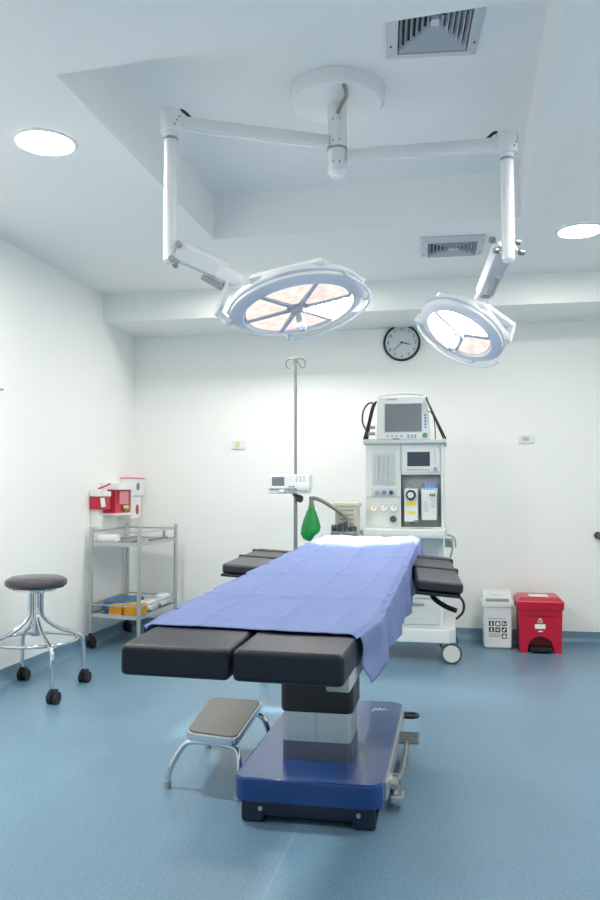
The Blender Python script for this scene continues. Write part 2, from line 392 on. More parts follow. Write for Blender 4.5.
def lamp_head(c, n, xdir, R, rg, nsec, off, bright, yoke, name_rail):
    F = frame(c, n, xdir)
    # local: -z is the lit face (z=0), shell behind it
    b = MB(F); b.lathe([(rg+.004, .004), (rg+.012, -.006), (R*.94, 0), (R, .012), (R*1.0, .04), (R*.97, .062), (R*.9, .07), (rg+.004, .07)], 64, ring=True)
    h = b.build('lamp_head', M['lamp_shell'], sl)
    # six-cornered back cover
    b = MB(F); k = 6; vs = []
    for rr, z in ((R*1.02, .046), (R*1.06, .06), (R*.98, .085), (R*.6, .115), (R*.3, .125)):
        vs += [(rr*math.cos(2*PI*i/k+off*.5), rr*math.sin(2*PI*i/k+off*.5), z) for i in range(k)]
    fs = [(r*k+i, r*k+(i+1) % k, r*k+k+(i+1) % k, r*k+k+i) for r in range(4) for i in range(k)]+[tuple(range(4*k, 5*k)), tuple(range(k))]
    b.add(vs, fs); b.build('back_cover', M['lamp_shell'], h, ang=20)
    b = MB(F); b.lathe([(R*.985, .024), (R*1.012, .026), (R*1.012, .036), (R*.985, .038)], 64, ring=True); b.build('shell_seam', M['lamp_edge'], h)
    b = MB(F); b.lathe([(0, .012), (rg+.006, .012), (rg+.006, .016), (0, .016)], 48); b.build('spoke_plate', M['spoke'], h)
    g = .009 if nsec == 6 else .013; r0 = .05
    for s in range(nsec):
        a0 = off+2*PI*s/nsec; a1 = off+2*PI*(s+1)/nsec; am = (a0+a1)/2
        pts = []
        N = 18
        for i in range(N+1):
            a = a0+(a1-a0)*i/N; rr = rg*.985
            # keep an even gap along the spokes
            pts.append(V((rr*math.cos(a), rr*math.sin(a))))
        gg = g
        q = []
        for p in pts:
            # distance from the two spoke lines
            for an, sg in ((a0, 1), (a1, -1)):
                nn = V((-math.sin(an), math.cos(an)))*sg
                dd = p.dot(nn)
                if dd < gg: p = p+nn*(gg-dd)
            q.append(p)
        tip = V((math.cos(am), math.sin(am)))*(r0 if nsec == 6 else .035)
        # spread the inner end so it stays clear of the handle
        pin = [tip+V((-math.sin(am), math.cos(am)))*w_ for w_ in (.012, -.012)]
        poly = [tuple(p) for p in q]+[tuple(p) for p in pin]
        b = MB(F); b.prism(poly, .004, .012)
        b.build('lens_panel', M['led'] if s in bright else M['led_soft'], h)
    for s in range(nsec):
        a = off+2*PI*s/nsec; d = V((math.cos(a), math.sin(a), 0)); wv = .017 if nsec == 6 else .024
        b = MB(F); b.bar(d*.02+V((0, 0, .003)), d*(rg+.004)+V((0, 0, .003)), wv, .014, (0, 0, 1), .003); b.build('spoke', M['spoke'], h)
    b = MB(F); b.cyl((0, 0, .012), (0, 0, -.02), .034, .026, seg=20); b.cyl((0, 0, -.02), (0, 0, -.085), .016, .019, seg=20); b.cyl((0, 0, -.085), (0, 0, -.1), .022, .014, seg=20)
    b.build('handle', M['spoke'], h)
    # bumper rail
    a0, a1 = name_rail; b = MB(F)
    pts = [(R*1.0*math.cos(a0), R*1.0*math.sin(a0), .03)]
    K = 5
    for i in range(K+1):
        a = a0+(a1-a0)*i/K; pts.append((R*1.09*math.cos(a), R*1.09*math.sin(a), -.012))
    pts.append((R*math.cos(a1), R*math.sin(a1), .03))
    b.tube(pts, .007, 8, 1); b.build('guard_rail', M['lamp_shell'], h)
    for a in (a0+(a1-a0)*.33, a1):
        b = MB(F); b.box(-.02, .02, -.012, .012, -.012, .03, .004, 2, RZ(a) @ T(R*1.03, 0, 0)); b.build('rail_clip', M['white_metal'], h)
    # fork that carries the head
    b = MB(); 
    for i in range(len(yoke)-1): b.bar(yoke[i], yoke[i+1], .034, .022, V(n), .005)
    for p in yoke[1:-1]: b.sphere(p, .018, 10)
    b.build('fork', M['lamp_shell'], h)
    return h
NL = (.224, -.147, -.963); NR = (-.464, -.347, -.815)
CL = V((-.652, 3.33, 1.972)); CR = V((.028, 3.9, 1.95))
spring_arm((-1.17, 3.26, 2.222), (-.95, 3.30, 2.122), .030)
spring_arm((.235, 3.64, 2.29), (.125, 3.9, 2.10), .046)
R6 = .292; FL = frame(CL, NL, (1, .1, 0)); FR = frame(CR, NR, (1, 0, -.4))
def on(Fm, r, a, z): return Fm @ V((r*math.cos(a), r*math.sin(a), z))
yl = [V((-.94, 3.30, 2.115)), V((-1.0, 3.3, 1.965)), V((-.96, 3.31, 1.925)), V((-.915, 3.32, 1.93))]
yr = [V((.13, 3.91, 2.10)), V((.275, 3.92, 1.985)), V((.255, 3.91, 1.915)), V((.20, 3.9, 1.875)), V((.17, 3.9, 1.885))]
lamp_head(CL, NL, (1, .1, 0), R6, .228, 6, -.09, (0,), yl, (-.75, 1.8))
lamp_head(CR, NR, (1, 0, -.4), .216, .155, 3, -.52, (1, 2), yr, (.3, 2.9))

# ------------------------------------------------------------------ wall clock
cx, cz, cr = -.423, 2.42, .153
ck = thing('wall_clock', 'round black rimmed wall clock with white face on the back wall', 'clock', (cx, YB, cz))
CF = T(cx, YB, cz) @ FRONT
b = MB(CF); b.lathe([(cr-.017, .002), (cr-.017, .022), (cr-.012, .03), (cr-.004, .03), (cr, .02), (cr, .001)], 64, ring=True); b.build('rim', M['ink'], ck)
b = MB(CF); b.lathe([(0, .012), (cr-.016, .012), (cr-.016, .001), (0, .001)], 64); fc = b.build('dial', M['clock_face'], ck)
for h in range(1, 13):
    a = PI/2-2*PI*h/12; vs, fs = text_mesh(str(h), .034)
    b = MB(CF); b.add(vs, fs, T(.112*math.cos(a), .112*math.sin(a), .013)); b.build('numeral', M['ink'], fc, smooth=False)
def hand(name, ang, L, w):
    b = MB(CF); d = V((math.cos(ang), math.sin(ang), 0)); b.bar(V((0, 0, .017))-d*.02, V((0, 0, .017))+d*L, w, .002); b.build(name, M['ink'], ck, smooth=False)
hand('hour_hand', math.radians(-14), .072, .006); hand('minute_hand', math.radians(-137), .098, .004)
b = MB(CF); b.cyl((0, 0, .012), (0, 0, .021), .007, seg=14); b.build('centre_cap', M['ink'], ck)

# ------------------------------------------------------------------ wall sockets and hooks
def socket(x, z, w, h, label, yellow):
    t = thing('wall_socket', label, 'power outlet', (x, YB, z), 'white outlet plates on the back wall')
    b = MB(T(x, YB, z)); b.box(-w/2, w/2, -.012, 0, -h/2, h/2, .003); b.build('cover_plate', M['white_plastic'], t)
    b = MB(T(x, YB, z)); b.box(-w*.32, w*.2, -.016, -.011, -h*.27, h*.27, .002); rc = b.build('receptacle', M['white_plastic'] if yellow else M['machine_grey'], t)
    b = MB(T(x-w*.06, YB, z))
    for k in (-1, 1): b.box(k*.009-.003, k*.009+.003, -.0168, -.0155, -.014, -.001)
    b.build('slot', M['ink'], rc, smooth=False)
    if yellow:
        b = MB(T(x, YB, z)); b.box(-w*.2, w*.17, -.0172, -.0158, .004, .022); b.build('sticker', M['yellow'], t, smooth=False)
socket(-1.822, 1.587, .115, .075, 'white wall outlet with a yellow sticker left of the drip stand', True)
socket(.565, 1.612, .118, .07, 'plain white wall outlet right of the anesthesia machine', False)
b = MB(); b.box(XL, XL+.012, 4.4, 4.5, 1.805, 1.83, .004); b.box(XL, XL+.05, 4.46, 4.478, 1.812, 1.822, .003)
o = b.build('wall_hook', M['grey_plastic'], loc=(XL, 4.46, 1.815)); o['label'] = 'small grey hook on the left wall at the picture edge'; o['category'] = 'hook'
b = MB(); b.cyl((1.095, YB, .845), (1.095, YB-.02, .845), .028, seg=18); b.cyl((1.095, YB-.02, .845), (1.105, YB-.08, .835), .016, .02, seg=16); b.sphere((1.105, YB-.08, .835), .022, 12)
o = b.build('wall_hook', M['dark_grey'], loc=(1.095, YB, .845)); o['label'] = 'small dark wall hook low on the back wall right of the red bin'; o['category'] = 'hook'

# ------------------------------------------------------------------ sharps containers on the left wall
t = thing('sharps_container', 'small red sharps container with white lid and hanging tag on the left wall', 'sharps container', (XL, 5.84, 1.06))
b = MB(); b.prism([(-2.765, 5.77), (-2.665, 5.77), (-2.65, 5.89), (-2.765, 5.89)], 1.05, 1.15, .006); bd = b.build('tub', M['red_box'], t)
b = MB(); b.box(-2.766, -2.648, 5.76, 5.905, 1.15, 1.19, .006); b.box(-2.766, -2.68, 5.77, 5.9, 1.19, 1.205, .006); ld = b.build('lid', M['white_plastic'], t)
b = MB(); b.bar((-2.73, 5.83, 1.205), (-2.645, 5.88, 1.25), .05, .012, bev=.003); b.build('flap', M['red_box'], ld)
b = MB(); b.bar((-2.658, 5.762, 1.14), (-2.648, 5.765, 1.07), .035, .003, (0, 1, 0)); b.build('tag', M['paper'], t, smooth=False)
b = MB(); b.box(-2.77, -2.70, 5.80, 5.87, .91, 1.055, .006); b.build('wall_bracket', M['white_plastic'], t)
t = thing('sharps_container', 'large red sharps box in a white wall bracket behind the small one', 'sharps container', (XL, 6.12, 1.0))
b = MB(); b.prism([(-2.765, 6.0), (-2.655, 6.0), (-2.645, 6.27), (-2.765, 6.27)], 1.015, 1.2, .006); b.build('tub', M['red_box'], t)
b = MB(); b.box(-2.652, -2.637, 6.05, 6.22, 1.085, 1.19, .003); b.build('window_panel', M['pink'], t)
b = MB(); b.box(-2.768, -2.62, 5.98, 6.29, 1.2, 1.262, .01); b.build('lid', M['white_plastic'], t)
b = MB(); b.box(-2.768, -2.63, 5.985, 6.285, .995, 1.015, .004); b.box(-2.64, -2.628, 6.265, 6.28, 1.0, 1.22, .003); b.build('wall_bracket', M['white_plastic'], t)
b = MB(); b.box(-2.644, -2.634, 6.12, 6.22, 1.05, 1.075, .002); b.build('sticker', M['yellow'], t, smooth=False)
b = MB(); b.box(-2.644, -2.634, 6.14, 6.23, 1.025, 1.048, .002); b.build('mark', M['ink_grey'], t, smooth=False)
t = thing('glove_box', 'white carton with a red top edge above the red emblem box in the corner', 'box', (XL, 6.45, 1.16))
b = MB(); b.box(-2.768, -2.655, 6.34, 6.6, 1.152, 1.30, .003); bx = b.build('carton', M['white_plastic'], t)
b = MB(); b.box(-2.768, -2.653, 6.338, 6.602, 1.292, 1.306, .002); b.build('top_edge', M['pink'], t)
b = MB(); b.sphere((-2.655, 6.46, 1.23), .035, 14, (.1, 1, 1)); b.build('opening', M['ink_grey'], t)
t = thing('soap_dispenser', 'white wall box with a red oval emblem beside the large sharps box', 'dispenser', (XL, 6.45, .96))
b = MB(); b.box(-2.768, -2.66, 6.33, 6.55, .955, 1.148, .012); b.build('body', M['white_plastic'], t)
b = MB(); b.sphere((-2.66, 6.46, 1.035), .04, 16, (.08, .9, 1.1)); b.build('emblem', M['red_box'], t)

# ------------------------------------------------------------------ stainless utility cart
t = thing('utility_cart', 'stainless steel two shelf utility cart on castors in the left corner', 'cart', (-2.5, 6.0, 0))
P4 = [V((-2.722, 5.72, 0)), V((-2.295, 5.62, 0)), V((-2.275, 6.35, 0)), V((-2.735, 6.44, 0))]
TOPZ = .915
for p in P4:
    b = MB(); b.cyl((p.x, p.y, .12), (p.x, p.y, TOPZ), .0155, seg=16); b.cyl((p.x, p.y, TOPZ), (p.x, p.y, TOPZ+.006), .0165, .012, seg=16); b.build('post', M['steel'], t)
    b = MB(); b.cyl((p.x, p.y, .12), (p.x, p.y, .085), .014, seg=12); b.box(p.x-.02, p.x+.02, p.y-.02, p.y+.045, .055, .09, .008); cs = b.build('caster', M['rubber'], t)
    b = MB()
    for k in (-1, 1): b.cyl((p.x+k*.008, p.y+.02, .036), (p.x+k*.026, p.y+.02, .036), .036, seg=24)
    b.build('wheel', M['rubber'], cs)
def rail_loop(z, r, name):
    for i in range(4):
        b = MB(); p, q = P4[i], P4[(i+1) % 4]; b.cyl((p.x, p.y, z), (q.x, q.y, z), r, seg=10); b.build(name, M['steel'], t)
rail_loop(.885, .006, 'guard_rail'); rail_loop(.335, .006, 'guard_rail')
def shelf(z, m):
    b = MB(); q = [(p.x, p.y) for p in P4]; b.prism(q, z-.016, z, .003); s = b.build('shelf', m, t)
    b = MB()
    for i in range(4):
        p, r = P4[i], P4[(i+1) % 4]; b.bar((p.x, p.y, z-.006), (r.x, r.y, z-.006), .006, .03)
    b.build('shelf_edge', M['steel'], s)
shelf(.80, M['steel']); shelf(.262, M['steel'])
# on the cart
b = MB(); b.cyl((-2.66, 5.72, .835), (-2.50, 5.70, .835), .032, seg=20); b.cyl((-2.5, 5.7, .835), (-2.498, 5.7, .835), .012, seg=12)
o = b.build('gauze_roll', M['white_plastic'], loc=(-2.6, 5.71, .803)); o['label'] = 'white gauze roll on the front edge of the cart top'; o['category'] = 'gauze roll'
b = MB(); b.tube([(-2.52, 5.70, .812), (-2.45, 5.70, .81), (-2.38, 5.69, .809), (-2.34, 5.68, .816)], .006, 8); b.tube([(-2.40, 5.69, .812), (-2.36, 5.70, .818), (-2.33, 5.69, .83)], .005, 8)
o = b.build('surgical_instrument', M['dull_steel'], loc=(-2.43, 5.70, .805)); o['label'] = 'thin dark metal instrument lying beside the gauze roll on the cart'; o['category'] = 'instrument'
b = MB(); b.box(-2.34, -2.30, 5.9, 6.25, .803, .822, .006); b.cyl((-2.32, 6.2, .82), (-2.32, 6.2, .86), .012, .009, seg=12); b.sphere((-2.32, 6.2, .862), .012, 10)
o = b.build('metal_tray', M['dull_steel'], loc=(-2.32, 6.07, .803)); o['label'] = 'narrow metal tray with a short knob on the right side of the cart top'; o['category'] = 'tray'
b = MB(T(-2.60, 6.03, .262) @ RZ(.03)); b.box(-.10, .11, -.19, .22, .002, .08, .03, 3)
o = b.build('wrapped_pack', M['folder_blue'], loc=(-2.60, 6.0, .262)); o['label'] = 'blue wrapped pack on the lower shelf of the cart'; o['category'] = 'pack'
b = MB(T(-2.46, 5.745, .262) @ RZ(-.2)); b.box(-.11, .005, -.05, .06, .002, .075, .006)
o = b.build('medicine_box', M['amber'], loc=(-2.49, 5.735, .262)); o['label'] = 'amber box on the lower shelf in front of the blue pack, nearer the left post'; o['category'] = 'box'; o['group'] = 'amber boxes on the lower shelf'
b = MB(T(-2.385, 5.735, .262) @ RZ(-.12)); b.box(-.055, .075, -.05, .08, .002, .085, .006)
o = b.build('medicine_box', M['amber'], loc=(-2.35, 5.74, .262)); o['label'] = 'amber box on the lower shelf in front of the blue pack, nearer the right post'; o['category'] = 'box'; o['group'] = 'amber boxes on the lower shelf'
def bag(c, s, label, seed):
    b = MB(); bmx = bmesh.new(); bmesh.ops.create_icosphere(bmx, subdivisions=4, radius=1)
    for v in bmx.verts:
        p = v.co.copy(); q = V((math.copysign(abs(p.x)**.6, p.x), math.copysign(abs(p.y)**.6, p.y), math.copysign(abs(p.z)**.75, p.z)))
        q *= 1+.16*noise.noise(p*2.2+V((seed, 0, 0)))+.06*noise.noise(p*6)
        v.co = V((c[0]+q.x*s[0], c[1]+q.y*s[1], max(.264, c[2]+q.z*s[2])))
    b.bm(bmx); o = b.build('plastic_package', M['clear'], loc=c); o['label'] = label; o['category'] = 'package'; o['group'] = 'clear packages on the lower shelf'
bag((-2.365, 5.99, .30), (.06, .10, .045), 'clear plastic package beside the amber boxes on the lower shelf', 1)
bag((-2.35, 6.26, .31), (.055, .09, .05), 'clear plastic package against the rear right post on the lower shelf', 5)

# ------------------------------------------------------------------ round stool
SX, SY = -2.475, 4.46
t = thing('stool', 'round grey vinyl stool with chrome legs and castors by the left wall', 'stool', (SX, SY, 0))
b = MB(T(SX, SY, 0)); b.lathe([(0, .612), (.11, .612), (.160, .618), (.178, .634), (.181, .652), (.173, .668), (.145, .681), (.08, .685), (0, .686)], 48); b.build('seat', M['stool_vinyl'], t)
b = MB(T(SX, SY, 0)); b.cyl((0, 0, .6), (0, 0, .612), .12, seg=28); b.cyl((-.16, .02, .6), (-.13, .02, .614), .014, seg=10); b.cyl((.1, -.1, .6), (.1, -.1, .613), .012, seg=10); pl = b.build('seat_plate', M['chrome'], t)
b = MB(T(SX, SY, 0)); b.cyl((0, 0, .35), (0, 0, .605), .02, seg=18); b.cyl((0, 0, .33), (0, 0, .40), .028, seg=18); b.build('spindle', M['chrome'], t)
legs = [(.25, -.26), (.19, .25), (-.215, .23), (-.2, -.3)]
for lx, ly in legs:
    L = math.hypot(lx, ly); ux, uy = lx/L, ly/L
    b = MB(T(SX, SY, 0)); pts = [(.036, .585), (.036, .47), (.05, .43), (.14, .36), (L-.05, .315), (L-.012, .295), (L, .25), (L, .09)]
    b.tube([(ux*r, uy*r, z) for r, z in pts], .0125, 12, 2); lg = b.build('leg', M['chrome'], t)
    b = MB(T(SX+lx, SY+ly, 0)); b.cyl((0, 0, .1), (0, 0, .075), .012, seg=12); b.box(-.02, .02, -.01, .045, .05, .082, .008)
    for k in (-1, 1): b.cyl((k*.006, .022, .034), (k*.03, .022, .034), .034, seg=24)
    b.build('caster', M['rubber'], t)
b = MB(T(SX, SY, 0)); b.tube([(.245*math.cos(2*PI*i/40), .245*math.sin(2*PI*i/40), .305) for i in range(40)], .010, 10, closed=True); b.build('foot_ring', M['chrome'], t)

# ------------------------------------------------------------------ step stool
C4 = [V((-1.068, 3.10)), V((-.84, 3.05)), V((-.87, 3.625)), V((-1.132, 3.645))]
t = thing('step_stool', 'low steel step stool with ribbed grey tread beside the table base', 'step stool', (-.975, 3.35, 0))
def rq(pts, r, n=5):
    out = []
    for i in range(4):
        p = pts[i]; a = (pts[i-1]-p).normalized(); c = (pts[(i+1) % 4]-p).normalized()
        s, e = p+a*r, p+c*r
        for k in range(n+1):
            u = k/n; out.append(tuple(s*(1-u)**2+p*2*u*(1-u)+e*u*u))
    return out
b = MB(); b.prism(rq(C4, .05), .205, .237, .005); b.build('platform', M['chrome'], t)
cc = sum(C4, V((0, 0)))/4
b = MB(); b.prism(rq([cc+(p-cc)*.94 for p in C4], .045), .236, .2415, .0015); b.build('tread', M['tread'], t)
def uleg(a, c, back):
    ks = .2 if back else 1
    kr = .035 if back else .012
    d = (c-a).normalized(); pr = V((d.y, -d.x))*(1 if not back else -1)
    z = .192
    pts = [a-d*.075*ks+pr*.03, a-d*.072*ks+pr*.026, a-d*.02*ks+pr*.006, a+d*.03, c-d*.03, c+d*.35*kr+pr*.006, c+d*kr+pr*.026, c+d*kr+pr*.03]
    zs = [.012, .07, z-.02, z, z, z-.02, .07, .012]
    b = MB(); b.tube([(p.x, p.y, q) for p, q in zip(pts, zs)], .0115, 12, 2); lg = b.build('leg', M['chrome'], t)
    for k in (0, -1):
        b = MB(); b.cyl((pts[k].x, pts[k].y, 0), (pts[k].x, pts[k].y, .03), .015, seg=14); b.build('foot_cap', M['grey_plastic'], lg)
    b = MB(); 
    for q in (a+d*.05, c-d*.05): b.cyl((q.x, q.y, z), (q.x, q.y, z+.016), .012, seg=10)
    b.build('bolt', M['dull_steel'], lg)
up = V((C4[2]-C4[1])).normalized()
uleg(C4[0]+up*.05, C4[1]+up*.05, False); uleg(C4[3]-up*.03, C4[2]-up*.05, True)

# ------------------------------------------------------------------ operating table
tb = thing('operating_table', 'black padded operating table on a blue base with steel column', 'operating table', (-.52, 3.42, 0))
b = MB(); b.rbox(-.80, -.257, 2.845, 3.99, .082, .168, .055, .010); base = b.build('base_cover', M['blue'], tb)
b = MB(); b.box(-.259, -.249, 2.93, 3.93, .09, .155, .003); b.build('side_panel', M['steel'], base)
# white script mark on the base top
b = MB(T(-.36, 3.83, .1685) @ Matrix.Scale(.6, 4)); b.tube([(-.05, -.05, 0), (-.03, .05, 0), (-.015, -.04, 0), (.005, .05, 0), (.015, -.03, 0), (.04, .03, 0), (.06, -.01, 0)], .004, 6, 1); b.build('maker_mark', M['paper'], base)
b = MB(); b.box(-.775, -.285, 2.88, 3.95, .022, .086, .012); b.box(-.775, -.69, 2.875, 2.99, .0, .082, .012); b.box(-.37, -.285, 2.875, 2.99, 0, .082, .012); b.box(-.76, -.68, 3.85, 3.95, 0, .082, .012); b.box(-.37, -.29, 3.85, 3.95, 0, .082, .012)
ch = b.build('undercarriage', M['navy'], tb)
for x in (-.70, -.345):
    b = MB(); b.cyl((x, 2.885, .055), (x, 2.865, .055), .008, seg=14); b.build('levelling_screw', M['steel'], ch)
# brake pedal and release hook
b = MB(); b.cyl((-.25, 3.10, .10), (-.22, 3.10, .10), .03, seg=16); b.box(-.25, -.2, 3.06, 3.14, .03, .06, .006); b.cyl((-.235, 3.10, .03), (-.235, 3.10, .10), .014, seg=12); pd = b.build('brake_pedal', M['steel'], tb)
b = MB(); b.tube([(-.225, 3.10, .10), (-.215, 3.25, .085), (-.215, 3.42, .095), (-.215, 3.56, .115)], .011, 10, 2); b.build('pedal_lever', M['dull_steel'], pd)
b = MB(); b.box(-.255, -.165, 3.53, 3.66, .108, .122, .004)
for i in range(5): b.box(-.25, -.17, 3.54+i*.026, 3.55+i*.026, .122, .126)
b.build('pedal_tread', M['dull_steel'], pd)
b = MB(); b.tube([(-.26, 3.93, .115), (-.2, 3.925, .115), (-.185, 3.96, .115), (-.2, 3.985, .115), (-.26, 3.98, .115)], .01, 10, 2); b.build('tow_hook', M['rubber'], tb)
# column
b = MB(); b.rbox(-.664, -.399, 3.08, 3.30, .235, .35, .02); cm = b.build('column', M['steel'], tb)
b = MB(); b.rbox(-.666, -.397, 3.078, 3.302, .166, .236, .02); b.build('column_foot', M['column_dark'], cm)  # lower cover; its dark tone paints in the base's reflection
b = MB(); b.box(-.5325, -.5305, 3.0785, 3.082, .235, .35); b.build('column_seam', M['grey_plastic'], cm)
b = MB()
for i in range(6):
    z = .345+i*.058
    if i == 0: b.rbox(-.672, -.388, 3.068, 3.312, .345, .461, .03, .014)
    if i > 1: b.rbox(-.672, -.388, 3.068, 3.312, z, z+.054, .03, .010)
    b.rbox(-.66, -.40, 3.08, 3.30, z+.05, z+.062, .02)
b.build('column_bellows', M['black'], tb)
# table top, drawn in its own tilted frame: y along the table, z(y) rising to the head
A = math.radians(-3); TF = T(-.468, 3.0, 0) @ RZ(A)
SL = .062; zt = lambda y: .892+SL*y
TILT = Matrix(((1, 0, 0, 0), (0, 1, 0, 0), (0, SL, 1, .892), (0, 0, 0, 1)))
TT = TF @ TILT                                   # local z = 0 on the pad tops
b = MB(TT); b.box(-.2, .2, -.25, .75, -.17, -.08, .01); b.box(-.27, .27, .24, .28, -.12, -.08, .005); fr = b.build('top_frame', M['black'], tb)
for k in (-1, 1):
    b = MB(TT); b.box(*sorted((k*.258, k*.246)), -.2, .72, -.115, -.085, .003); b.build('side_rail', M['steel'], tb)
    b = MB(TT); b.box(*((.212, .270, -1.05, -.25, -.114, -.077) if k > 0 else (-.25, -.13, -1.05, -.25, -.094, -.077)), .004); b.build('leg_plate', M['plate_grey'], tb)
def pad(x0, x1, y0, y1, nm):
    b = MB(TT); b.box(x0, x1, y0, y1, -.076, 0, .014, 3); p = b.build(nm, M['vinyl'], tb); return p
pad(-.286, -.004, -1.145, -.26, 'leg_pad'); pad(.004, .274, -1.145, -.26, 'leg_pad')
pad(-.265, .265, -.245, .25, 'seat_pad'); pad(-.245, .245, .26, .8, 'back_pad'); pad(-.225, .225, .81, 1.07, 'head_pad')
# arm boards
def armboard(c, yaw, pitch, roll, w, l, side):
    F = T(*c) @ RZ(yaw) @ RX(pitch) @ RY(-roll)
    b = MB(F); b.box(-w/2, w/2, -l/2, l/2, -.042, 0, .012, 3); ab = b.build('armboard', M['arm_vinyl'], tb)
    b = MB(F); b.box(-w/2-.004, w/2-.006, -l/2-.003, l/2, -.058, -.045, .005); b.build('board_plate', M['black'], ab)
    for f in (-.03, .36):
        b = MB(F); y = f*l
        b.box(-w/2-.006, w/2+.006, y-.014, y+.014, -.062, .006, .006, 2); b.build('strap', M['rubber'], ab)
    b = MB(F); s = -1 if side > 0 else 1
    b.cyl((s*w*.3, .12, -.055), (s*w*.75, .14, -.10), .012, seg=12)
    if side > 0:
        b.build('board_bracket', M['rubber'], ab); b = MB(F); b.tube([(-.02, -.18, -.056), (-.02, -.2, -.085), (.03, -.23, -.11), (.075, -.25, -.118)], .010, 10, 2)
    b.build('board_lever' if side > 0 else 'board_bracket', M['rubber'], ab)
    if side > 0:
        b = MB(F); b.tube([(.06, -.22, -.058), (.10, -.24, -.075), (.105, -.25, -.12), (.075, -.27, -.145)], .005, 8, 2); b.build('release_cord', M['rubber'], ab)
armboard((-.085, 3.43, .876), .09, .08, -.09, .175, .62, 1)
armboard((-.935, 3.815, .876), -.016, .037, -.058, .188, .638, -1)

# ------------------------------------------------------------------ surgical sheet
def sheet():
    NV, y0, y1 = 150, -.945, 1.105
    b = MB(TF); rows = []
    NU = 130
    def ss(e0, e1, x): x = max(0, min(1, (x-e0)/(e1-e0))); return x*x*(3-2*x)
    for j in range(NV+1):
        v = j/NV; y = y0+(y1-y0)*v
        hw = .308-.064*v; hq = hw-.032*(1-ss(.0, .07, v))
        hr = .125+.05*ss(0, .6, v)-.035*ss(.7, 1, v); hl = .12+.05*v
        prof_len = hl+hw+hq+hr; row = []
        for i in range(NU+1):
            s = prof_len*i/NU; r = .022
            # across: left drape, rounded edge, top, rounded edge, right drape
            if s < hl: x, z, side = -hw, -(hl-s), -1
            elif s <= hl+hw+hq: x, z, side = -hw+(s-hl), 0, 0
            else: x, z, side = hq, -(s-hl-hw-hq), 1
            if side == 0:
                dd = min(hw+x, hq-x)
                if dd < r: z = -(r-math.sqrt(max(0, r*r-(r-dd)**2)))
            else:
                z -= r*.9 if False else 0
                t_ = min(1, -z/.03); x += side*.002*t_
            q = V((x*5.5, y*3.2, 3.1))
            wr = .006*noise.noise(q)+.0035*noise.noise(q*2.7)
            # fold lines left by the packing
            for fy in (-.55, -.12, .32, .7): wr += .006*math.exp(-((y-fy+.03*noise.noise(V((x*4, fy*7, 1))))/.012)**2)
            for fx in (-.15, .05, .2): wr += .005*math.exp(-((x-fx+.02*noise.noise(V((y*3, fx*9, 2))))/.010)**2)*(side == 0)
            # diagonal tension creases
            dg = x*.9+y*.35; wr += .005*math.sin(dg*40+3*noise.noise(V((x*2, y*2, 0))))*max(0, noise.noise(V((x*3+5, y*2, 4))))*2
            yy = y
            if side == 0:
                zz = z+.004+.005*ss(0, .06, v)+max(-.006, wr)*(.25+.75*ss(0, .06, v))
                xx = x
            else:
                d = min(1, -z/.12)
                xx = x+side*(.006+d*(.004+.008*math.sin(y*13+2.5*noise.noise(V((y*2, 1, side))))+.005*math.sin(y*31+z*9)))
                zz = z+.004+.005*ss(0, .06, v)
                # the near corner gathers into folds
                near = 1-ss(0, .12, v)
                xx += side*near*d*.010*math.sin(s*55)
                yy = y+near*(.004*math.sin(s*70))+near*d*.035
            e = 1-ss(0, .05, v)
            yy += e*(.008*noise.noise(V((x*6, z*6, 9)))+.014*noise.noise(V((x*2.2, 0, 4)))+(-.045*(x+.3) if side == 0 else (-.027 if side > 0 else 0)))
            zz += e*.002*abs(noise.noise(V((x*9, 3, 3))))
            # over the head end the sheet turns down
            ov = max(0, y-1.075)
            if ov > 0 and side == 0: zz -= min(.06, ov*1.6)
            row.append((xx-.014*v*v, yy, zz+zt(y)))
        rows.append(row)
    # hanging end flap at the head
    for k in range(1, 9):
        row = []
        for i, p in enumerate(rows[NV]):
            row.append((p[0], p[1]+.006*math.sin(i*.3)*k/8+.012, p[2]-.02*k if abs(p[0]) < .24 else p[2]-.012*k))
        rows.append(row)
    vs = [p for r in rows for p in r]; n = NU+1
    fs = [(j*n+i, j*n+i+1, (j+1)*n+i+1, (j+1)*n+i) for j in range(len(rows)-1) for i in range(NU)]
    b.add(vs, fs); o = b.build('surgical_sheet', M['sheet'], loc=(-.475, 3.0, .884), ang=180)
    o['label'] = 'periwinkle blue surgical sheet draped over the operating table'; o['category'] = 'sheet'
    sd = o.modifiers.new('cloth', 'SOLIDIFY'); sd.thickness = .0015; sd.offset = 1
    return o
sheet()

